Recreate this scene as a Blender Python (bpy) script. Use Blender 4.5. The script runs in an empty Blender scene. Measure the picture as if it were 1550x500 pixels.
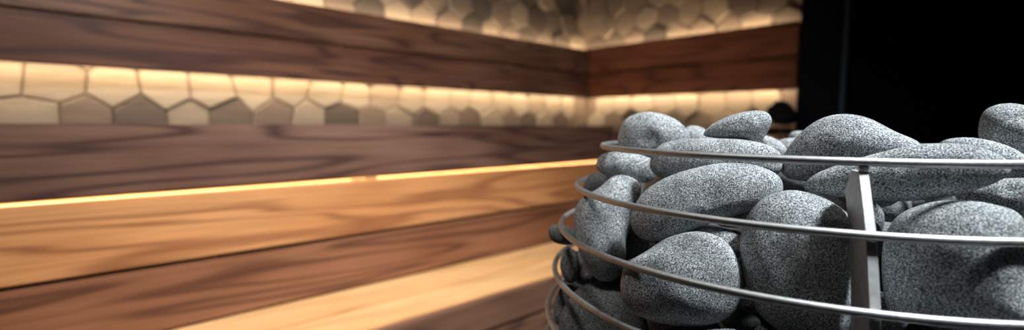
import bpy, bmesh, math, random
from mathutils import Vector, Matrix, noise
from mathutils.bvhtree import BVHTree
C = bpy.context.scene.collection
sc = bpy.context.scene
PI = math.pi
random.seed(7)

# ------------------------------------------------------------------ camera
FPX, PITCH, ROLL, AZ = 753.9, .0823, .0067, .8262
EYE = Vector((0, 0, .95))
F = Vector((0, math.cos(PITCH), -math.sin(PITCH)))
X0 = Vector((1, 0, 0)); U0 = X0.cross(F)
CR = math.cos(ROLL) * X0 + math.sin(ROLL) * U0
CU = -math.sin(ROLL) * X0 + math.cos(ROLL) * U0
# the room is square to the world axes: the long wall runs along x, and the camera is turned to it
YAW = PI / 2 - AZ
TURN = Matrix.Rotation(-YAW, 3, 'Z')
F, CR, CU = TURN @ F, TURN @ CR, TURN @ CU
cam = bpy.data.cameras.new('camera'); camo = bpy.data.objects.new('camera', cam); C.objects.link(camo)
M = Matrix((CR, CU, -F)).transposed().to_4x4(); M.translation = EYE
camo.matrix_world = M
cam.sensor_width = 36; cam.lens = 36 * FPX / 1550; cam.clip_start = .01
cam.dof.use_dof = True; cam.dof.focus_distance = .36; cam.dof.aperture_fstop = 3.3
sc.camera = camo

# room directions: s along the long wall, n out towards the long wall
U = Vector((1, 0, 0)); N = Vector((0, 1, 0)); ROTZ = 0.
H = EYE.z
def P(s, n, z): return U * s + N * n + Vector((0, 0, z))

def ray(x, y): return F + CR * ((x - 775) / FPX) - CU * ((y - 250) / FPX)

# ------------------------------------------------------------------ materials
def mat(name):
    m = bpy.data.materials.new(name); m.use_nodes = True
    nt = m.node_tree; b = nt.nodes['Principled BSDF']
    return m, nt, b
def nd(nt, t, **kw):
    n = nt.nodes.new(t)
    for k, v in kw.items(): setattr(n, k, v)
    return n
def mathn(nt, op, a, b=None):
    n = nd(nt, 'ShaderNodeMath', operation=op)
    for i, v in enumerate((a, b)):
        if v is None: continue
        if isinstance(v, (int, float)): n.inputs[i].default_value = v
        else: nt.links.new(v, n.inputs[i])
    return n.outputs[0]
def ramp(nt, fac, stops):
    r = nd(nt, 'ShaderNodeValToRGB'); nt.links.new(fac, r.inputs[0])
    e = r.color_ramp.elements
    while len(e) < len(stops): e.new(.5)
    for el, (p, c) in zip(e, stops): el.position = p; el.color = (*c, 1)
    return r.outputs[0]
def simple(name, col, rough=.5, metal=0.):
    m, nt, b = mat(name)
    b.inputs['Base Color'].default_value = (*col, 1); b.inputs['Roughness'].default_value = rough
    b.inputs['Metallic'].default_value = metal
    return m

def wood(name, light, mid, dark, seed, freq=13., rough=.42, line=.75):
    m, nt, b = mat(name); L = nt.links.new
    tc = nd(nt, 'ShaderNodeTexCoord')
    mp = nd(nt, 'ShaderNodeMapping'); L(tc.outputs['Object'], mp.inputs[0])
    mp.inputs['Location'].default_value = (seed * 3.1, seed * 1.7, seed * .9)
    mp.inputs['Scale'].default_value = (.95, 9., 11.)
    n1 = nd(nt, 'ShaderNodeTexNoise'); L(mp.outputs[0], n1.inputs['Vector'])
    n1.inputs['Scale'].default_value = 1.; n1.inputs['Detail'].default_value = 1.6; n1.inputs['Distortion'].default_value = .25
    v = mathn(nt, 'MULTIPLY', n1.outputs[0], freq * 2 * PI / 1.25)
    sn = mathn(nt, 'SINE', v)
    sn = mathn(nt, 'MULTIPLY_ADD', sn, .5); nt.nodes[-1].inputs[2].default_value = .5
    sn = mathn(nt, 'POWER', sn, 3.6)
    # fibres
    mp2 = nd(nt, 'ShaderNodeMapping'); L(tc.outputs['Object'], mp2.inputs[0])
    mp2.inputs['Location'].default_value = (seed, seed, seed); mp2.inputs['Scale'].default_value = (5, 160, 160)
    n2 = nd(nt, 'ShaderNodeTexNoise'); L(mp2.outputs[0], n2.inputs['Vector'])
    n2.inputs['Scale'].default_value = 1.; n2.inputs['Detail'].default_value = 3.
    # broad tone drift along the board
    mp3 = nd(nt, 'ShaderNodeMapping'); L(tc.outputs['Object'], mp3.inputs[0])
    mp3.inputs['Location'].default_value = (seed * 5, 0, 0); mp3.inputs['Scale'].default_value = (2.2, 5, 5)
    n3 = nd(nt, 'ShaderNodeTexNoise'); L(mp3.outputs[0], n3.inputs['Vector']); n3.inputs['Scale'].default_value = 1.
    base = ramp(nt, n3.outputs[0], [(.36, mid), (.62, light)])
    mx = nd(nt, 'ShaderNodeMix', data_type='RGBA'); mx.inputs['B'].default_value = (*dark, 1)
    L(base, mx.inputs['A']); L(mathn(nt, 'MULTIPLY', sn, line), mx.inputs['Factor'])
    mx2 = nd(nt, 'ShaderNodeMix', data_type='RGBA', blend_type='MULTIPLY')
    L(mx.outputs['Result'], mx2.inputs['A'])
    L(ramp(nt, n2.outputs[0], [(.3, (.72, .70, .68)), (.6, (1, 1, 1))]), mx2.inputs['B']); mx2.inputs['Factor'].default_value = .8
    L(mx2.outputs['Result'], b.inputs['Base Color'])
    b.inputs['Roughness'].default_value = rough
    bp = nd(nt, 'ShaderNodeBump'); bp.inputs['Strength'].default_value = .12; bp.inputs['Distance'].default_value = .002
    L(n2.outputs[0], bp.inputs['Height']); L(bp.outputs[0], b.inputs['Normal'])
    return m

def stone_mat(name, bright=1., sc_=1.):
    m, nt, b = mat(name); L = nt.links.new
    tc = nd(nt, 'ShaderNodeTexCoord'); oi = nd(nt, 'ShaderNodeObjectInfo')
    ad = nd(nt, 'ShaderNodeVectorMath', operation='ADD'); L(tc.outputs['Object'], ad.inputs[0]); L(oi.outputs['Random'], ad.inputs[1])
    n1 = nd(nt, 'ShaderNodeTexNoise'); L(ad.outputs[0], n1.inputs['Vector'])
    n1.inputs['Scale'].default_value = 1000 * sc_; n1.inputs['Detail'].default_value = 2.5; n1.inputs['Roughness'].default_value = .6
    n2 = nd(nt, 'ShaderNodeTexNoise'); L(ad.outputs[0], n2.inputs['Vector'])
    n2.inputs['Scale'].default_value = 45; n2.inputs['Detail'].default_value = 4
    vo = nd(nt, 'ShaderNodeTexVoronoi'); L(ad.outputs[0], vo.inputs['Vector']); vo.inputs['Scale'].default_value = 800 * sc_
    k = bright
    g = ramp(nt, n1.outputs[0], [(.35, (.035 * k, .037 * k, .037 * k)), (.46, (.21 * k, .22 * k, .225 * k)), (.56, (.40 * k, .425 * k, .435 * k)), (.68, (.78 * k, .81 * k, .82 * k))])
    mx = nd(nt, 'ShaderNodeMix', data_type='RGBA', blend_type='MULTIPLY'); mx.inputs['Factor'].default_value = 1
    L(g, mx.inputs['A']); L(ramp(nt, n2.outputs[0], [(.3, (.62, .62, .60)), (.6, (1, 1, 1))]), mx.inputs['B'])
    mx3 = nd(nt, 'ShaderNodeMix', data_type='RGBA', blend_type='MULTIPLY'); mx3.inputs['Factor'].default_value = .55
    L(mx.outputs['Result'], mx3.inputs['A']); L(ramp(nt, vo.outputs['Color'], [(.12, (.2, .2, .2)), (.3, (1, 1, 1))]), mx3.inputs['B'])
    L(mx3.outputs['Result'], b.inputs['Base Color'])
    b.inputs['Roughness'].default_value = .78; b.inputs['Specular IOR Level'].default_value = .3
    bp = nd(nt, 'ShaderNodeBump'); bp.inputs['Strength'].default_value = .55; bp.inputs['Distance'].default_value = .0009
    L(n1.outputs[0], bp.inputs['Height'])
    bp2 = nd(nt, 'ShaderNodeBump'); bp2.inputs['Strength'].default_value = .5; bp2.inputs['Distance'].default_value = .004
    L(n2.outputs[0], bp2.inputs['Height']); L(bp.outputs[0], bp2.inputs['Normal']); L(bp2.outputs[0], b.inputs['Normal'])
    return m

def tile_mat():
    m, nt, b = mat('hexagon_wood_tile'); L = nt.links.new
    at = nd(nt, 'ShaderNodeAttribute', attribute_name='tone')
    tc = nd(nt, 'ShaderNodeTexCoord'); mp = nd(nt, 'ShaderNodeMapping'); L(tc.outputs['Object'], mp.inputs[0])
    mp.inputs['Scale'].default_value = (9, 9, 160)
    n = nd(nt, 'ShaderNodeTexNoise'); L(mp.outputs[0], n.inputs['Vector']); n.inputs['Scale'].default_value = 1; n.inputs['Detail'].default_value = 3
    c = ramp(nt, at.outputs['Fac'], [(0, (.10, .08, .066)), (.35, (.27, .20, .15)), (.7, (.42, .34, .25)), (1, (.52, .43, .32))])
    mx = nd(nt, 'ShaderNodeMix', data_type='RGBA', blend_type='MULTIPLY'); L(c, mx.inputs['A'])
    L(ramp(nt, n.outputs[0], [(.35, (.72, .7, .68)), (.6, (1, 1, 1))]), mx.inputs['B']); mx.inputs['Factor'].default_value = .7
    L(mx.outputs['Result'], b.inputs['Base Color']); b.inputs['Roughness'].default_value = .5
    return m

def brushed(name, col, rough):
    m, nt, b = mat(name); L = nt.links.new
    tc = nd(nt, 'ShaderNodeTexCoord'); n = nd(nt, 'ShaderNodeTexNoise'); L(tc.outputs['Object'], n.inputs['Vector'])
    n.inputs['Scale'].default_value = 260; n.inputs['Detail'].default_value = 3
    L(ramp(nt, n.outputs[0], [(.3, tuple(c * .8 for c in col)), (.65, col)]), b.inputs['Base Color'])
    b.inputs['Metallic'].default_value = 1; b.inputs['Roughness'].default_value = rough
    return m

M_UP1 = wood('walnut_board_upper', (.30, .155, .095), (.20, .088, .05), (.06, .028, .028), 1.3)
M_UP2 = wood('walnut_board_lower', (.28, .135, .085), (.18, .078, .048), (.055, .026, .03), 4.1, 11)
M_BK1 = wood('red_brown_board_upper', (.42, .135, .055), (.30, .09, .036), (.11, .03, .016), 6.3)
M_BK2 = wood('red_brown_board_lower', (.41, .128, .05), (.29, .084, .033), (.11, .03, .016), 8.8)
M_FAS = wood('dark_fascia_wood', (.25, .145, .108), (.15, .078, .056), (.04, .02, .021), 2.45, 12)
M_ORA = wood('amber_board', (.80, .40, .17), (.70, .32, .125), (.30, .105, .045), 3.7, 10, line=.7)
M_BRN = wood('brown_board', (.34, .155, .085), (.26, .108, .055), (.085, .033, .022), 5.2, 10)
M_SEAT = wood('pale_seat_wood', (.92, .56, .26), (.84, .48, .205), (.62, .32, .125), 7.6, 8, line=.5)
M_LOW = wood('low_front_wood', (.27, .14, .085), (.19, .09, .055), (.075, .034, .025), 9.4, 10)
M_TILE = tile_mat()
M_STONE = stone_mat('granite_stone', 1.0)
M_STONE_SHADED = stone_mat('shaded_granite_stone', .45)  # same granite darkened: shade among the stones put into the colour
M_STEEL = brushed('brushed_steel', (.55, .54, .53), .5)
M_BAR = brushed('brushed_steel_bar', (.55, .55, .55), .6)
M_BAR.node_tree.nodes['Principled BSDF'].inputs['Metallic'].default_value = .6
M_BLACK = simple('black_steel', (.012, .012, .013), .5)
M_DKGLASS = simple('black_tinted_glass', (.0005, .0005, .0006), .6)
M_DKGLASS.node_tree.nodes['Principled BSDF'].inputs['Specular IOR Level'].default_value = .05
M_FRAME = simple('navy_black_frame', (.0015, .0028, .009), .6)
M_FRAME.node_tree.nodes['Principled BSDF'].inputs['Specular IOR Level'].default_value = .15
M_FRAME_HILITE = simple('painted_edge_highlight', (.03, .085, .14), .5)  # lighter blue paints the highlight along the frame's edge
M_FLOOR = simple('dark_floor_tile', (.05, .048, .045), .4)
M_CEIL = simple('dark_ceiling', (.04, .032, .028), .7)
M_PLAIN = simple('dark_plaster', (.06, .05, .045), .8)
M_BUNDLE = simple('matte_black', (.004, .004, .005), .95)
mled, _nt, _b = mat('warm_light_strip')
_b.inputs['Base Color'].default_value = (1, .85, .6, 1); _b.inputs['Emission Color'].default_value = (1, .66, .32, 1); _b.inputs['Emission Strength'].default_value = 1.2

# ------------------------------------------------------------------ builders
def link(name, bm, m, parent=None, smooth=False):
    me = bpy.data.meshes.new(name); bm.normal_update(); bm.to_mesh(me); bm.free()
    if smooth:
        for p in me.polygons: p.use_smooth = True
    me.materials.append(m)
    o = bpy.data.objects.new(name, me); C.objects.link(o)
    if parent: o.parent = parent
    return o
def empty(name, loc, rz=0):
    o = bpy.data.objects.new(name, None); C.objects.link(o); o.location = loc; o.rotation_euler = (0, 0, rz); o.empty_display_size = .05
    return o
def tag(o, label=None, cat=None, group=None, kind=None):
    if label: o['label'] = label
    if cat: o['category'] = cat
    if group: o['group'] = group
    if kind: o['kind'] = kind
    return o
def box_bm(sx, sy, sz, bev=.002, off=(0, 0, 0)):
    bm = bmesh.new(); bmesh.ops.create_cube(bm, size=1)
    for v in bm.verts: v.co = Vector((v.co.x * sx + off[0], v.co.y * sy + off[1], v.co.z * sz + off[2]))
    if bev: bmesh.ops.bevel(bm, geom=bm.edges[:], offset=bev, segments=2, affect='EDGES')
    return bm
def room_box(name, s0, s1, n0, n1, z0, z1, m, bev=.002, parent=None, along='s'):
    """a box in room coordinates, its origin at its own middle and its local x along its length"""
    c = P((s0 + s1) / 2, (n0 + n1) / 2, (z0 + z1) / 2)
    if along == 's': o = link(name, box_bm(s1 - s0, n1 - n0, z1 - z0, bev), m); r = ROTZ
    else: o = link(name, box_bm(n1 - n0, s1 - s0, z1 - z0, bev), m); r = ROTZ + PI / 2
    mw = Matrix.Translation(c) @ Matrix.Rotation(r, 4, 'Z')
    if parent is not None:
        o.parent = parent; o.matrix_parent_inverse = Matrix()
        pl = Matrix.Translation(parent.location) @ Matrix.Rotation(parent.rotation_euler.z, 4, 'Z')
        mw = pl.inverted() @ mw
    o.matrix_local = mw
    return o
def area_light(name, s, n, z, length, width, power, along, direction, parent, col=(1, .77, .51)):
    l = bpy.data.lights.new(name, 'AREA'); l.shape = 'RECTANGLE'; l.size = length; l.size_y = width; l.energy = power; l.color = col
    o = bpy.data.objects.new(name, l); C.objects.link(o)
    xa = U if along == 's' else N
    za = -direction.normalized(); ya = za.cross(xa)
    m = Matrix((xa, ya, za)).transposed().to_4x4(); m.translation = P(s, n, z)
    bpy.context.view_layer.update()
    o.parent = parent; o.matrix_parent_inverse = Matrix()
    o.matrix_local = parent.matrix_world.inverted() @ m
    return o

# ------------------------------------------------------------------ room shell
S0, S1 = -1.6, 2.335      # along the long wall
NL, NR = 1.885, -1.4
def slab(name, s0, s1, n0, n1, z0, z1, m): return tag(room_box(name, s0, s1, n0, n1, z0, z1, m, 0), kind='structure')
slab('floor', S0, S1, NR, NL, -.08, 0, M_FLOOR)
slab('ceiling', S0, S1, NR, NL, 2.25, 2.33, M_CEIL)

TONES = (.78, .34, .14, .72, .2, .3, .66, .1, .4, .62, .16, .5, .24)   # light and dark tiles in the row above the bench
def hex_wall(name, plane, along, a0, a1, z0, z1, phase, seed):
    """wall faced with uneven wooden hexagon tiles; local x runs along the wall, local -y faces the room"""
    w = .126; side = w / math.sqrt(3); rnd = random.Random(seed)
    bm = bmesh.new(); tone = bm.faces.layers.float.new('tone')
    jit = {}
    def J(x, z):
        k = (round(x, 3), round(z, 3))
        if k not in jit: jit[k] = (rnd.uniform(-.011, .011), rnd.uniform(-.013, .013))
        return (x + jit[k][0], z + jit[k][1])
    rows0 = int((z0 - H) / (1.5 * side)) - 2; rows1 = int((z1 - H) / (1.5 * side)) + 2
    zp = H + .078 - side           # centre of the row whose peaks show above the bench
    for r in range(rows0, rows1):
        cz = zp + r * 1.5 * side
        off = 0 if r % 2 == 0 else w / 2
        k = int((a0 - phase) / w) - 1
        while phase + off + k * w < a1 + w:
            cx = phase + off + k * w; k += 1
            pts = [J(cx + dx * w / 2, cz + dz * side) for dx, dz in ((0, 1), (1, .5), (1, -.5), (0, -1), (-1, -.5), (-1, .5))]
            if min(p[0] for p in pts) < a0 or max(p[0] for p in pts) > a1 or min(p[1] for p in pts) < z0 or max(p[1] for p in pts) > z1: continue
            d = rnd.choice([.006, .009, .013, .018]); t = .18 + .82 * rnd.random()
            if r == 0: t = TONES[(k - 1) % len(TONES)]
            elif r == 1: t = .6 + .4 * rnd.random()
            elif r > 2: t = .65 * rnd.random() ** 1.3  # rows above the boards toned darker, painting in the glow's falloff
            mx = sum(p[0] for p in pts) / 6; mz = sum(p[1] for p in pts) / 6
            tx, tz = rnd.uniform(-.025, .025), rnd.uniform(-.02, .02)
            def ring(f, y, tilt=0): return [bm.verts.new((mx + (x - mx) * f, y + tilt * ((x - mx) * tx + (z - mz) * tz), mz + (z - mz) * f)) for x, z in pts]
            A = ring(.975, 0); B = ring(.965, -d + .003, 1); D = ring(.915, -d, 1)
            fs = []
            for R1, R2 in ((A, B), (B, D)):
                for i in range(6): fs.append(bm.faces.new((R1[i], R1[(i + 1) % 6], R2[(i + 1) % 6], R2[i])))
            fs.append(bm.faces.new(D))
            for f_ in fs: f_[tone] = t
    # backing
    vs = [(a0, 0, z0), (a1, 0, z0), (a1, 0, z1), (a0, 0, z1)]
    b = [bm.verts.new(v) for v in vs] + [bm.verts.new((v[0], .08, v[2])) for v in vs]
    for q in ((0, 1, 2, 3), (4, 7, 6, 5), (0, 4, 5, 1), (1, 5, 6, 2), (2, 6, 7, 3), (3, 7, 4, 0)):
        f_ = bm.faces.new([b[i] for i in q]); f_[tone] = .3
    bmesh.ops.recalc_face_normals(bm, faces=bm.faces)
    me = bpy.data.meshes.new(name); bm.to_mesh(me); bm.free(); me.materials.append(M_TILE)
    o = bpy.data.objects.new(name, me); C.objects.link(o)
    if along == 's': xa, ya = U, N; org = N * plane
    else: xa, ya = -N, U; org = U * plane
    m = Matrix((xa, ya, Vector((0, 0, 1)))).transposed().to_4x4(); m.translation = org
    o.matrix_world = m
    return tag(o, kind='structure')
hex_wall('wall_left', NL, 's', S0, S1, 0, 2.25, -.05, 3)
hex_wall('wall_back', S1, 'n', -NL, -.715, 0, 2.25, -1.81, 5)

# dark glazing that takes up the rest of the back wall
WF = 2.25
win = tag(empty('window_1', P(WF, -.1, 0), ROTZ), kind='structure')
room_box('window_frame', WF - .03, WF + .06, .565, .715, 0, 2.25, M_FRAME, .004, win, 'n')
room_box('frame_edge', WF - .032, WF + .03, .548, .5635, 0, 2.25, M_FRAME_HILITE, .003, win, 'n')
room_box('glass_pane', WF, WF + .012, NR, .546, 0.004, 2.246, M_DKGLASS, 0, win, 'n')

# ------------------------------------------------------------------ backrest boards with strip lights behind them
def led(parent, s0, s1, n0, n1, z0, z1, along):
    return room_box('light_strip', s0, s1, n0, n1, z0, z1, mled, 0, parent, along)
SB = -1.2   # where the boards run out of sight on the near side
BT = .026
def board(label, s0, s1, n0, n1, z0, z1, m, along='s', name='backrest_board', cat='board', group=None, bev=.003):
    t = empty(name, P((s0 + s1) / 2, (n0 + n1) / 2, H + z0), ROTZ if along == 's' else ROTZ + PI / 2)
    tag(t, label, cat, group)
    room_box('plank', s0, s1, n0, n1, H + z0, H + z1, m, bev, t, along)
    return t
lu = board('upper walnut backrest board on the long wall, glow above it', SB, 2.249, 1.80, 1.80 + BT, .289, .4145, M_UP1)
ll = board('lower walnut backrest board on the long wall, glow beneath it', SB, 2.249, 1.80, 1.80 + BT, .150, .2815, M_UP2)
bu = board('upper red-brown backrest board on the short end wall', 2.25, 2.25 + BT, .73, 1.825, .292, .427, M_BK1, 'n')
bl = board('lower red-brown backrest board on the short end wall', 2.25, 2.25 + BT, .73, 1.825, .150, .278, M_BK2, 'n')
def spacers(t, along, ss, z0, z1):
    for q in ss:
        if along == 's': room_box('batten', q - .015, q + .015, 1.80 + BT + .0005, NL - .014, H + z0, H + z1, M_BLACK, 0, t, 's')
        else: room_box('batten', 2.25 + BT + .0005, S1 - .014, q - .015, q + .015, H + z0, H + z1, M_BLACK, 0, t, 'n')
spacers(lu, 's', (-.8, .1, 1.0, 1.9), .31, .37); spacers(ll, 's', (-.8, .1, 1.0, 1.9), .19, .26)
spacers(bu, 'n', (.95, 1.35), .31, .37); spacers(bl, 'n', (.95, 1.35), .19, .26)
z = .382
s_ = led(lu, SB + .02, 2.24, 1.8275, 1.835, H + z, H + z + .008, 's')
area_light('strip_lamp', .60, 1.8315, H + z + .012, 3.4, .008, 6, 's', Vector((0, 0, 1)) + N * 1.2, s_)
s_ = led(ll, SB + .02, 2.24, 1.8275, 1.835, H + .166, H + .174, 's')
area_light('strip_lamp', .60, 1.8315, H + .162, 3.4, .008, 4.3, 's', Vector((0, 0, -1)) + N * .5, s_)
s_ = led(bu, 2.2775, 2.285, .76, 1.80, H + z + .005, H + z + .013, 'n')
area_light('strip_lamp', 2.2815, 1.305, H + z + .018, 1.09, .008, 2.1, 'n', Vector((0, 0, 1)) + U * 1.2, s_)
s_ = led(bl, 2.2775, 2.285, .76, 1.80, H + .166, H + .174, 'n')
area_light('strip_lamp', 2.2815, 1.305, H + .162, 1.09, .008, 1.5, 'n', Vector((0, 0, -1)) + U * .5, s_)

# ------------------------------------------------------------------ benches
ST = -.005                       # upper seat level below the eye
ub = tag(empty('upper_bench', P(.5, 1.45, H - .135), ROTZ), 'upper L-shaped bench with a dark brown front board below the lit tiles', 'bench')
FN = 1.18                        # front of the dark board
room_box('fascia_board', SB, 1.63, FN, FN + .022, H - .1380, H + ST, M_FAS, .003, ub, 's')
for i in range(4):
    n0 = FN + .024 + i * .157
    room_box('seat_plank', SB, 1.655 if i == 0 else 2.245, n0, n0 + .151, H + ST - .030, H + ST - .002, M_FAS, .003, ub, 's')
room_box('fascia_board', 1.63, 1.652, .73, FN + .022, H - .1396, H + ST, M_FAS, .003, ub, 'n')
for i in range(4):
    q0 = 1.657 + i * .147
    room_box('seat_plank', q0, q0 + .141, .73, FN + .020, H + ST - .030, H + ST - .002, M_FAS, .003, ub, 'n')
for q in (-1.0, -.1, .8): room_box('bench_support', q - .02, q + .02, 1.26, 1.80, H - .12, H - .0355, M_BLACK, .002, ub, 's')
s_ = led(ub, SB + .02, 1.60, FN + .0235, FN + .0315, H - .128, H - .120, 's')
area_light('strip_lamp', .25, FN + .030, H - .130, 2.8, .010, 3.2, 's', Vector((0, 0, -1)) - N * .25, s_)

ra = board('amber riser board just below the upper bench, its top edge brightly lit', SB, 1.62, 1.150, 1.172, -.2745, -.145, M_ORA, name='riser_board')
room_box('ledge', SB, 1.62, 1.1725, 1.255, H - .160, H - .145, M_SEAT, .001, ra, 's')
for q, w_, hh in ((.592, .034, .0075), (.556, .030, .004)):
    room_box('wood_shim', q - w_ / 2, q + w_ / 2, 1.173, 1.1796, H - .1448, H - .1448 + hh, M_SEAT, .001, ra, 's')
rb = board('brown riser board between the amber board and the pale seat planks', SB, 1.62, 1.135, 1.157, -.401, -.281, M_BRN, name='riser_board')
for q in (-1., .2, 1.4): room_box('support_post', q - .02, q + .02, 1.158, 1.188, .001, H - .29, M_BLACK, .002, rb, 's')
lb = tag(empty('lower_bench', P(.2, 1.05, 0), ROTZ), 'lower bench with two pale brightly lit seat planks and brown front', 'bench')
ZS = -.405
room_box('seat_plank', SB, 1.61, 1.014, 1.150, H + ZS - .028, H + ZS, M_SEAT, .004, lb, 's')
room_box('seat_plank', SB, 1.61, .8905, 1.003, H + ZS - .028, H + ZS, M_SEAT, .004, lb, 's')
room_box('fascia_board', SB, 1.61, .867, .889, H - .4816, H + ZS - .001, M_LOW, .003, lb, 's')
for k in range(3):
    z1_ = H - .489 - k * .152
    room_box('front_board', SB, 1.61, .869, .891, max(.002, z1_ - .145), z1_, M_LOW, .003, lb, 's')

# dark rounded bundle at the end of the seat
def blob(name, c, rx, ry, rz, m, seed, amp=.15, sub=4):
    bm = bmesh.new(); bmesh.ops.create_icosphere(bm, subdivisions=sub, radius=1)
    for v in bm.verts:
        k = 1 + amp * noise.noise(v.co * 1.4 + Vector((seed, 0, 0)))
        v.co = Vector((v.co.x * rx * k, v.co.y * ry * k, v.co.z * rz * k))
    o = link(name, bm, m, smooth=True); o.location = c
    return o
bn = blob('dark_bundle', P(2.16, .745, H + ST + .053), .05, .055, .045, M_BUNDLE, 3.3, .35)
bn.rotation_euler = (.35, 0, ROTZ)
tag(bn, 'dark rounded bundle at the end of the bench by the black glass', 'bundle')

# ------------------------------------------------------------------ heater basket
h = .0217
CX, CY, _ = TURN @ Vector((13.02 * h, 22.27 * h, 0))
RT = .0027
RG = [(8.96, -1.0), (10.13, -2.87), (10.85, -4.74), (11.12, -6.77), (11.42, -8.7), (11.60, -10.6), (11.5, -12.5), (11.1, -14.4), (10.3, -16.2), (9.0, -17.9)]
RG = [(r * h, H + z_ * h) for r, z_ in RG]
def rad_at(z):
    if z >= RG[0][1]: return RG[0][0]
    for (r0, z0), (r1, z1) in zip(RG, RG[1:]):
        if z >= z1:
            t = (z - z0) / (z1 - z0); return r0 + (r1 - r0) * t
    return RG[-1][0]
heater = tag(empty('sauna_heater', (CX, CY, 0)), 'round steel wire basket heater full of grey stones', 'heater')
def torus_bm(R, z, rt, seg=160, ts=12):
    bm = bmesh.new(); rows = []
    for i in range(seg):
        a = 2 * PI * i / seg
        rows.append([bm.verts.new(((R + rt * math.cos(b)) * math.cos(a), (R + rt * math.cos(b)) * math.sin(a), z + rt * math.sin(b))) for b in [2 * PI * j / ts for j in range(ts)]])
    for i in range(seg):
        for j in range(ts):
            bm.faces.new((rows[i][j], rows[(i + 1) % seg][j], rows[(i + 1) % seg][(j + 1) % ts], rows[i][(j + 1) % ts]))
    bmesh.ops.recalc_face_normals(bm, faces=bm.faces)
    return bm
obst = []   # (verts, faces) in world space that stones must not enter
def world_bvh(bm, M_=None):
    vs = [(M_ @ v.co if M_ else v.co.copy()) for v in bm.verts]
    bm.verts.index_update()
    return BVHTree.FromPolygons(vs, [[v.index for v in f.verts] for f in bm.faces])
TM = Matrix.Translation((CX, CY, 0))
for R, z_ in RG:
    bm = torus_bm(R - RT, z_, RT + .0006, 90, 6); obst.append(world_bvh(bm, TM)); bm.free()
    link('ring', torus_bm(R - RT, z_, RT), M_STEEL, heater, True)
A0 = math.radians(-110.6) - YAW
for k in range(3):
    a = A0 + k * PI * 2 / 3
    er = Vector((math.cos(a), math.sin(a), 0)); et = Vector((-math.sin(a), math.cos(a), 0))
    W, T = .036, .0056
    prof = []
    zt = RG[0][1] - RT - .0035
    zs = [zt, zt - .006, zt - .014] + [RG[0][1] - .04 * j for j in range(1, 10)] + [RG[-1][1] - .004]
    bm = bmesh.new(); rows = []
    for i, zz in enumerate(zs):
        ro = rad_at(zz) - 2 * RT - .0002
        w = (.016, .024, W)[i] if i < 3 else W
        rows.append([bm.verts.new(er * rr + et * tt + Vector((0, 0, zz))) for rr, tt in ((ro, -T / 2), (ro, T / 2), (ro - w, T / 2), (ro - w, -T / 2))])
    for r0, r1 in zip(rows, rows[1:]):
        for j in range(4): bm.faces.new((r0[j], r0[(j + 1) % 4], r1[(j + 1) % 4], r1[j]))
    bm.faces.new(rows[0]); bm.faces.new(rows[-1][::-1])
    bmesh.ops.recalc_face_normals(bm, faces=bm.faces)
    obst.append(world_bvh(bm, TM))
    bmesh.ops.bevel(bm, geom=[e for e in bm.edges if abs(e.verts[0].co.z - e.verts[1].co.z) > .003], offset=.0004, segments=1, affect='EDGES')
    bar = link('upright_bar', bm, M_BAR, heater)
    # the pin under the top ring and the weld beads at the others
    for i, (R, z_) in enumerate(RG):
        bm = bmesh.new(); bmesh.ops.create_uvsphere(bm, u_segments=14, v_segments=8, radius=1)
        rr, zz, s3 = (R - RT - .0005, z_ - .0040, (.0030, .0030, .0028)) if i == 0 else (R - 2 * RT + .0004, z_ - .0022, (.0028, .0028, .0022))
        for v in bm.verts: v.co = Vector((v.co.x * s3[0], v.co.y * s3[1], v.co.z * s3[2])) + er * rr + Vector((0, 0, zz))
        link('weld_bead', bm, M_STEEL, bar, True)
# base plate, foot column and floor plate
def lathe(prof, seg=64):
    bm = bmesh.new(); rows = [[bm.verts.new((r * math.cos(2 * PI * i / seg), r * math.sin(2 * PI * i / seg), z)) for i in range(seg)] for r, z in prof]
    for a, b in zip(rows, rows[1:]):
        for i in range(seg): bm.faces.new((a[i], a[(i + 1) % seg], b[(i + 1) % seg], b[i]))
    bm.faces.new(rows[0]); bm.faces.new(rows[-1])
    bmesh.ops.recalc_face_normals(bm, faces=bm.faces); return bm
zb = RG[-1][1]
link('base_bowl', lathe([(.10, zb - .07), (.15, zb - .05), (.183, zb - .012), (.185, zb - .003), (.180, zb - .003), (.10, zb - .03)]), M_BLACK, heater, True)
link('stand_column', lathe([(.14, 0), (.14, .015), (.06, .02), (.055, .03), (.055, zb - .075), (.09, zb - .07)]), M_BLACK, heater)

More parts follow.
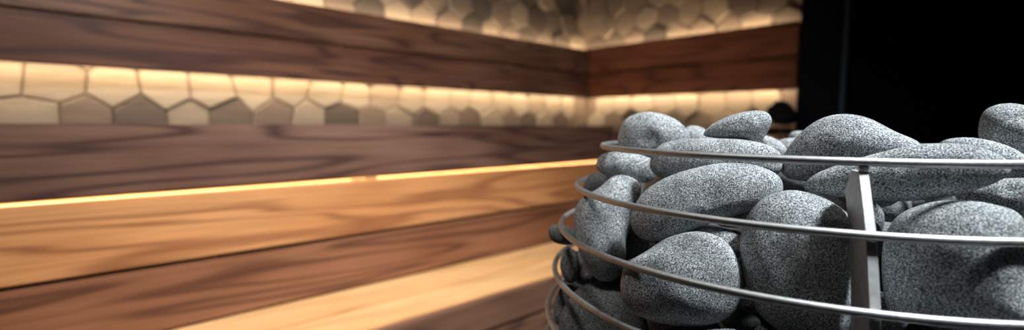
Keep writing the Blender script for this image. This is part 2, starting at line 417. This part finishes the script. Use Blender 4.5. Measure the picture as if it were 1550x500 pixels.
# ------------------------------------------------------------------ stones
def catmull(pts, n=72):
    """outline in pixels -> r(theta) table about its middle"""
    m = len(pts); dense = []
    for i in range(m):
        p0, p1, p2, p3 = (pts[(i + j - 1) % m] for j in range(4))
        for k in range(16):
            t = k / 16
            dense.append(tuple(.5 * (2 * p1[c] + (p2[c] - p0[c]) * t + (2 * p0[c] - 5 * p1[c] + 4 * p2[c] - p3[c]) * t * t + (-p0[c] + 3 * p1[c] - 3 * p2[c] + p3[c]) * t ** 3) for c in (0, 1)))
    ar = cx = cy = 0
    for (x0, y0), (x1, y1) in zip(dense, dense[1:] + dense[:1]):
        cr = x0 * y1 - x1 * y0; ar += cr; cx += (x0 + x1) * cr; cy += (y0 + y1) * cr
    cx /= 3 * ar; cy /= 3 * ar
    sxx = sxy = syy = 0
    for x, y in dense: dx, dy = x - cx, y - cy; sxx += dx * dx; sxy += dx * dy; syy += dy * dy
    k = len(dense); sxx /= k; sxy /= k; syy /= k
    ang = .5 * math.atan2(2 * sxy, sxx - syy)
    tr, dt = (sxx + syy) / 2, math.sqrt(((sxx - syy) / 2) ** 2 + sxy ** 2)
    ea, eb = math.sqrt(2 * (tr + dt)), math.sqrt(2 * max(tr - dt, 1))
    pol = sorted((math.atan2(y - cy, x - cx), math.hypot(x - cx, y - cy)) for x, y in dense)
    pol = [(pol[-1][0] - 2 * PI, pol[-1][1])] + pol + [(pol[0][0] + 2 * PI, pol[0][1])]
    tab = []; j = 0
    for i in range(361):
        th = -PI + 2 * PI * i / 360
        while pol[j + 1][0] < th and j < len(pol) - 2: j += 1
        t = (th - pol[j][0]) / max(pol[j + 1][0] - pol[j][0], 1e-9)
        tab.append(pol[j][1] * (1 - t) + pol[j + 1][1] * t)
    def r(th):
        q = (th + PI) / (2 * PI) * 360; i = int(q) % 360; f_ = q - int(q)
        return tab[i] * (1 - f_) + tab[i + 1] * f_
    def re(th): c_, s_ = math.cos(th - ang), math.sin(th - ang); return 1 / math.sqrt((c_ / ea) ** 2 + (s_ / eb) ** 2)
    return cx, cy, r, re, ea, eb

def stone_verts(co, spec, t):
    cx, cy, r, re, ea, eb = spec['o']
    d = ray(cx, cy); dn = d.normalized(); Cn = EYE + dn * t
    ex = CR / FPX * t / d.length; ey = -CU / FPX * t / d.length           # one pixel right / down at that depth
    ex = ex - dn * ex.dot(dn); ey = ey - dn * ey.dot(dn)
    rmin = eb * t / FPX / d.length
    c = rmin * spec['c']
    e = spec['e']; out = []
    for v in co:
        sp = math.hypot(v.x, v.y)
        th = math.atan2(v.y, v.x) if sp > 1e-6 else 0.
        mm = (sp ** e + abs(v.z) ** e) ** (-1 / e)
        k = min(1, max(0, (sp - .12) / .8)); k = k * k * (3 - 2 * k)
        rr = re(th) * (1 - k) + r(th) * k
        a_ = mm * sp * rr
        px, py = a_ * math.cos(th), a_ * math.sin(th)
        nz = noise.noise(Vector((v.x, v.y, v.z)) * 1.7 + Vector((spec['seed'], 0, 0))) * (1 - k * .9)
        dep = mm * v.z * c * (1 + .13 * nz) + (spec['tilt'] * py + spec['pan'] * px) * t / FPX / d.length
        out.append(Cn + ex * px + ey * py + dn * dep)
    return Cn, out
def ico(sub):
    bm = bmesh.new(); bmesh.ops.create_icosphere(bm, subdivisions=sub, radius=1)
    bm.verts.index_update(); co = [v.co.copy() for v in bm.verts]; fa = [[v.index for v in f.verts] for f in bm.faces]; bm.free()
    return co, fa
LO, HI, HI4 = ico(3), ico(5), ico(4)
placed = []
STONES = 'sauna stones heaped in the heater basket'
def basket_t(x, y):
    d = ray(x, y); t = .15
    while t < 1.2:
        p = EYE + d * t; q = math.hypot(p.x - CX, p.y - CY)
        if q < rad_at(p.z) - 2 * RT: return t * d.length
        t += .001
    return None
def stone(label, pts, z=None, c=.8, e=2.25, tilt=0., pan=0., m=M_STONE, back=0., both=False):
    """pts: outline in the photograph; z: distance to start from (None: just inside the wires)"""
    global NST
    spec = dict(o=catmull(pts), c=c, e=e, seed=len(placed) * 3.7, tilt=tilt, pan=pan)
    cx, cy, _, _, ea, eb = spec['o']
    if z is None:
        tb = basket_t(cx, cy); z = tb; z = z / (1 - .8 * eb * c / FPX) * .985
    else: z *= ray(cx, cy).length
    t = z + back; n_ = 0
    while n_ < 120:
        Cn, vs = stone_verts(LO[0], spec, t)
        vs = [Cn + (v - Cn) * 1.012 for v in vs]
        bv = BVHTree.FromPolygons(vs, LO[1])
        if not any(bv.overlap(o) for o in obst) and not any(bv.overlap(o) for o in placed): break
        n_ += 1
        if both: t = z + back + ((n_ + 1) // 2) * .0015 * (1 if n_ % 2 else -1)
        else: t += .0015
    placed.append(bv)
    Cn, vs = stone_verts(HI[0], spec, t)
    me = bpy.data.meshes.new('sauna_stone'); me.from_pydata([v - Cn for v in vs], [], HI[1]); me.update()
    for p_ in me.polygons: p_.use_smooth = True
    me.materials.append(m)
    o = bpy.data.objects.new('sauna_stone', me); C.objects.link(o); o.location = Cn
    tag(o, label, 'stone', STONES)
    q = math.hypot(Cn.x - CX, Cn.y - CY)
    print('STONE %-60s z0 %.3f t %.3f n %d rad %.3f/%.3f H%+.3f' % (label[:60], z, t, n_, q, rad_at(Cn.z), Cn.z - H))
    return o

# against the wires, front to back
stone('large squarish grey stone pressed against the wires, right of the upright bar',
      [(1352, 324), (1400, 305), (1450, 303), (1500, 312), (1540, 332), (1552, 380), (1550, 440), (1538, 484), (1480, 496), (1400, 494), (1345, 480), (1329, 430), (1330, 365)], c=.62, e=2.5)
stone('tall blocky grey stone pressed against the wires, left of the upright bar',
      [(1150, 298), (1185, 286), (1220, 290), (1262, 310), (1288, 338), (1296, 380), (1294, 430), (1284, 485), (1262, 508), (1200, 508), (1150, 478), (1126, 430), (1115, 375), (1124, 330)], c=.62, e=2.5)
stone('big rounded boulder at mid basket whose lower half is in shadow behind a wire',
      [(975, 380), (1012, 358), (1055, 350), (1092, 362), (1114, 392), (1121, 430), (1112, 465), (1080, 488), (1030, 493), (975, 483), (943, 460), (936, 425), (947, 398)], c=.7)
stone('long smooth oval stone leaning up to the right below the top wire',
      [(950, 335), (960, 305), (985, 280), (1030, 260), (1090, 248), (1140, 252), (1172, 268), (1178, 290), (1160, 310), (1110, 326), (1060, 343), (1020, 360), (985, 367), (960, 358)], c=.8)
stone('upright egg-shaped stone at the left side, crossed by the third wire',
      [(905, 285), (930, 266), (955, 268), (970, 285), (962, 320), (948, 360), (946, 395), (935, 420), (908, 424), (885, 400), (872, 365), (868, 325), (880, 300)], c=.7)
stone('dark stone at the lower left edge below the upright egg-shaped stone',
      [(860, 450), (890, 428), (930, 424), (960, 440), (985, 470), (990, 505), (965, 540), (910, 550), (865, 530), (845, 495)], c=.7, m=M_STONE_SHADED)
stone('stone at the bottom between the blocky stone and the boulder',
      [(1150, 488), (1195, 520), (1250, 520), (1295, 500), (1305, 545), (1280, 580), (1200, 590), (1140, 560), (1135, 510)], c=.7, m=M_STONE_SHADED)
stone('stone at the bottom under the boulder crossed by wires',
      [(1005, 505), (1060, 500), (1115, 500), (1130, 530), (1120, 580), (1060, 600), (1005, 570), (992, 530)], c=.7, m=M_STONE_SHADED)
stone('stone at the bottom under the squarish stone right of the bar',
      [(1345, 505), (1420, 505), (1500, 505), (1550, 515), (1560, 570), (1480, 610), (1380, 600), (1330, 550)], c=.6, m=M_STONE_SHADED)
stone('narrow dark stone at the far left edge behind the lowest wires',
      [(846, 440), (856, 430), (868, 434), (870, 455), (862, 480), (850, 494), (840, 486), (838, 462)], z=.50, c=.9, both=True, m=M_STONE_SHADED)
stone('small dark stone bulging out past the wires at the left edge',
      [(830, 348), (842, 340), (862, 344), (880, 356), (878, 368), (855, 371), (836, 365)], z=.49, c=.9, both=True, m=M_STONE_SHADED)
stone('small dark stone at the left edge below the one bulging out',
      [(850, 388), (860, 376), (873, 382), (876, 405), (868, 428), (855, 424), (848, 405)], z=.49, c=.7, m=M_STONE_SHADED)
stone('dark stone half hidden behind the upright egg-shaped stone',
      [(868, 385), (884, 378), (900, 390), (908, 415), (898, 432), (876, 430), (860, 412)], z=.46, c=.8, m=M_STONE_SHADED)
stone('long flat dark-bellied stone lying behind the top wire and bar',
      [(1201, 282), (1225, 262), (1275, 245), (1340, 228), (1400, 219), (1460, 222), (1502, 238), (1515, 258), (1495, 276), (1445, 294), (1380, 304), (1300, 304), (1235, 298), (1206, 292)], z=.335, c=.8)
stone('flat stone at the right under the long flat stone',
      [(1440, 290), (1480, 275), (1530, 270), (1580, 275), (1600, 300), (1580, 325), (1520, 332), (1465, 318)], z=.33, c=.8)
stone('flat stone crossed by the top wire at the front left of the heap',
      [(981, 240), (995, 220), (1030, 211), (1090, 210), (1140, 215), (1172, 228), (1180, 248), (1170, 264), (1130, 262), (1075, 262), (1020, 270), (992, 268), (980, 255)], z=.35, c=.9)
stone('small stone at the upper left just under the top wire',
      [(903, 243), (915, 232), (940, 230), (970, 235), (992, 245), (995, 262), (982, 276), (955, 275), (922, 268), (905, 258)], z=.445, c=.8)
stone('dark stone low at the left edge behind the second wire',
      [(884, 278), (894, 264), (912, 262), (925, 275), (918, 300), (900, 310), (886, 300), (882, 288)], z=.52, c=.7, m=M_STONE_SHADED)
stone('broad pointed stone on top of the heap before the black glass',
      [(1176, 250), (1190, 222), (1212, 198), (1240, 180), (1272, 173), (1310, 179), (1350, 200), (1385, 219), (1370, 240), (1300, 262), (1240, 276), (1195, 274), (1178, 264)], z=.37, c=.8)
stone('wedge-shaped stone tipped up at the top of the heap',
      [(1063, 205), (1075, 190), (1105, 175), (1140, 168), (1160, 171), (1167, 183), (1160, 202), (1147, 216), (1120, 213), (1085, 210)], z=.42, c=1.)
stone('large pale rounded stone at the top left of the heap',
      [(935, 205), (945, 182), (968, 171), (995, 171), (1025, 183), (1042, 203), (1040, 225), (1000, 240), (955, 240), (938, 225)], z=.44, c=.8)
stone('round stone at the top right end of the heap',
      [(1479, 192), (1488, 168), (1515, 157), (1550, 160), (1580, 178), (1590, 210), (1575, 238), (1530, 245), (1495, 232), (1481, 212)], z=.40, c=.8)
stone('flat stone beneath the round stone at the top right',
      [(1418, 218), (1435, 209), (1470, 208), (1510, 216), (1545, 232), (1580, 262), (1540, 272), (1490, 268), (1440, 240)], z=.39, c=.8)
stone('pale stone peeking out behind the large pale rounded one',
      [(1030, 205), (1040, 192), (1055, 191), (1070, 198), (1085, 215), (1075, 230), (1045, 235), (1030, 222)], z=.55, c=.9)
stone('small pale stone behind the wedge-shaped stone',
      [(1142, 222), (1152, 206), (1168, 208), (1185, 218), (1192, 232), (1180, 245), (1155, 245), (1142, 235)], z=.50, c=.9)
stone('small pale stone in the gap before the rear of the top ring',
      [(1168, 222), (1180, 212), (1200, 209), (1222, 214), (1232, 228), (1220, 244), (1190, 246), (1172, 236)], z=.56, c=.8)
stone('tiny stone tip showing above the rear of the top ring',
      [(1194, 205), (1203, 199), (1215, 199), (1228, 206), (1230, 216), (1215, 222), (1198, 218)], z=.60, c=.9)
stone('small stone in the gap left of the blocky stone, second from top',
      [(1080, 325), (1105, 316), (1130, 314), (1145, 322), (1140, 338), (1110, 345), (1085, 340)], z=.36, c=.8)
stone('small stone in the dark gap above the boulder',
      [(1050, 352), (1075, 344), (1100, 347), (1118, 358), (1125, 380), (1110, 395), (1080, 390), (1055, 370)], z=.37, c=.8)
stone('small stone in the dark gap behind the upright bar',
      [(1296, 318), (1310, 306), (1326, 308), (1338, 325), (1335, 350), (1315, 360), (1298, 345)], z=.38, c=.8, m=M_STONE_SHADED)

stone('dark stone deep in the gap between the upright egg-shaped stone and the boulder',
      [(940, 350), (965, 340), (992, 350), (1002, 380), (975, 418), (940, 412), (928, 380)], z=.44, c=.7, m=M_STONE_SHADED)

# dark core added mid-basket to block the bright see-through gaps between stones
cbm = lathe([(.075, zb - .028), (.075, H - .118), (.060, H - .105)], 40)
core = world_bvh(cbm, TM)
for i_, o_ in enumerate(placed):
    if o_.overlap(core): print('CORE HIT', i_)
placed.append(core)
link('blocking_core', cbm, M_BLACK, heater)

# stones deeper inside, glimpsed only through the gaps
rnd = random.Random(11); tries = 0; cnt = 0
lo_co, lo_fa = LO
while cnt < 150 and tries < 9000:
    tries += 1
    zz = H - rnd.uniform(.062, .34)
    a = rnd.uniform(0, 2 * PI); big = .033
    if cnt >= 60: zz = H - rnd.uniform(.05, .2)
    rr = math.sqrt(rnd.random()) * (rad_at(zz) - .030)
    c_ = Vector((CX + rr * math.cos(a), CY + rr * math.sin(a), zz))
    k = rnd.uniform(.75, 1.15) if cnt < 45 else rnd.uniform(.35, .75)
    sx, sy, sz = .040 * k, .033 * k, .026 * k
    R_ = Matrix.Rotation(rnd.uniform(0, PI), 3, 'Z') @ Matrix.Rotation(rnd.uniform(-.4, .4), 3, 'X')
    sd = rnd.uniform(0, 50)
    def shp(co): return [R_ @ Vector((v.x * sx, v.y * sy, v.z * sz)) * (1 + .12 * noise.noise(v * 1.3 + Vector((sd, 0, 0)))) for v in co]
    vs = [v + c_ for v in shp(lo_co)]
    bv = BVHTree.FromPolygons(vs, lo_fa)
    if any(bv.overlap(o) for o in placed) or any(bv.overlap(o) for o in obst): continue
    hit = placed and min((o.find_nearest(c_)[3] or 9) for o in placed)
    # never inside another stone
    inside = False
    for o in placed:
        lc, nn, ix, dd = o.find_nearest(c_)
        if lc is not None and (c_ - lc).dot(nn) < 0: inside = True; break
    if inside: continue
    placed.append(bv); cnt += 1
    me = bpy.data.meshes.new('sauna_stone'); me.from_pydata(shp(HI4[0]), [], HI4[1]); me.update()
    for p_ in me.polygons: p_.use_smooth = True
    me.materials.append(M_STONE_SHADED)
    o = bpy.data.objects.new('sauna_stone', me); C.objects.link(o); o.location = c_
    tag(o, 'shade-darkened grey stone deep inside the basket, behind the front stones', 'stone', 'stones deep inside the basket')
print('inner stones', cnt, tries)

# ------------------------------------------------------------------ lamps of the room: two recessed ceiling spots, cool white
def spot_fixture(pos, target, power, size, label, col=(.86, .94, 1.), spread=None):
    t = tag(empty('ceiling_light', pos), label, 'lamp')
    bm = lathe([(size * .6, 0), (size * .6, .02), (size * .5, .02), (size * .5, .012)], 32)
    link('lamp_housing', bm, M_BLACK, t)
    l = bpy.data.lights.new('lamp', 'AREA'); l.shape = 'DISK'; l.size = size; l.energy = power; l.color = col
    o = bpy.data.objects.new('lamp', l); C.objects.link(o); o.parent = t
    o.location = (0, 0, -.01)
    d = Vector(target) - Vector(pos)
    o.rotation_euler = d.to_track_quat('-Z', 'Y').to_euler()
    if spread: l.spread = spread
    return t
spot_fixture(tuple(TURN @ Vector((.80, .05, 2.22))), (CX, CY, .9), 13, .30, 'cool white ceiling lamp above the near side of the heater', (.88, .95, 1.), 1.1)
spot_fixture((-.05, .40, 2.22), (.70, 1.35, .9), 20, .30, 'cool white ceiling lamp above the long benches', (1., .95, .90), 1.6)

w = bpy.data.worlds.new('world'); sc.world = w; w.use_nodes = True
w.node_tree.nodes['Background'].inputs[0].default_value = (.5, .55, .6, 1); w.node_tree.nodes['Background'].inputs[1].default_value = .02
sc.view_settings.view_transform = 'Standard'; sc.view_settings.look = 'None'; sc.view_settings.gamma = 1; sc.view_settings.exposure = 0
sc.view_settings.use_curve_mapping = False
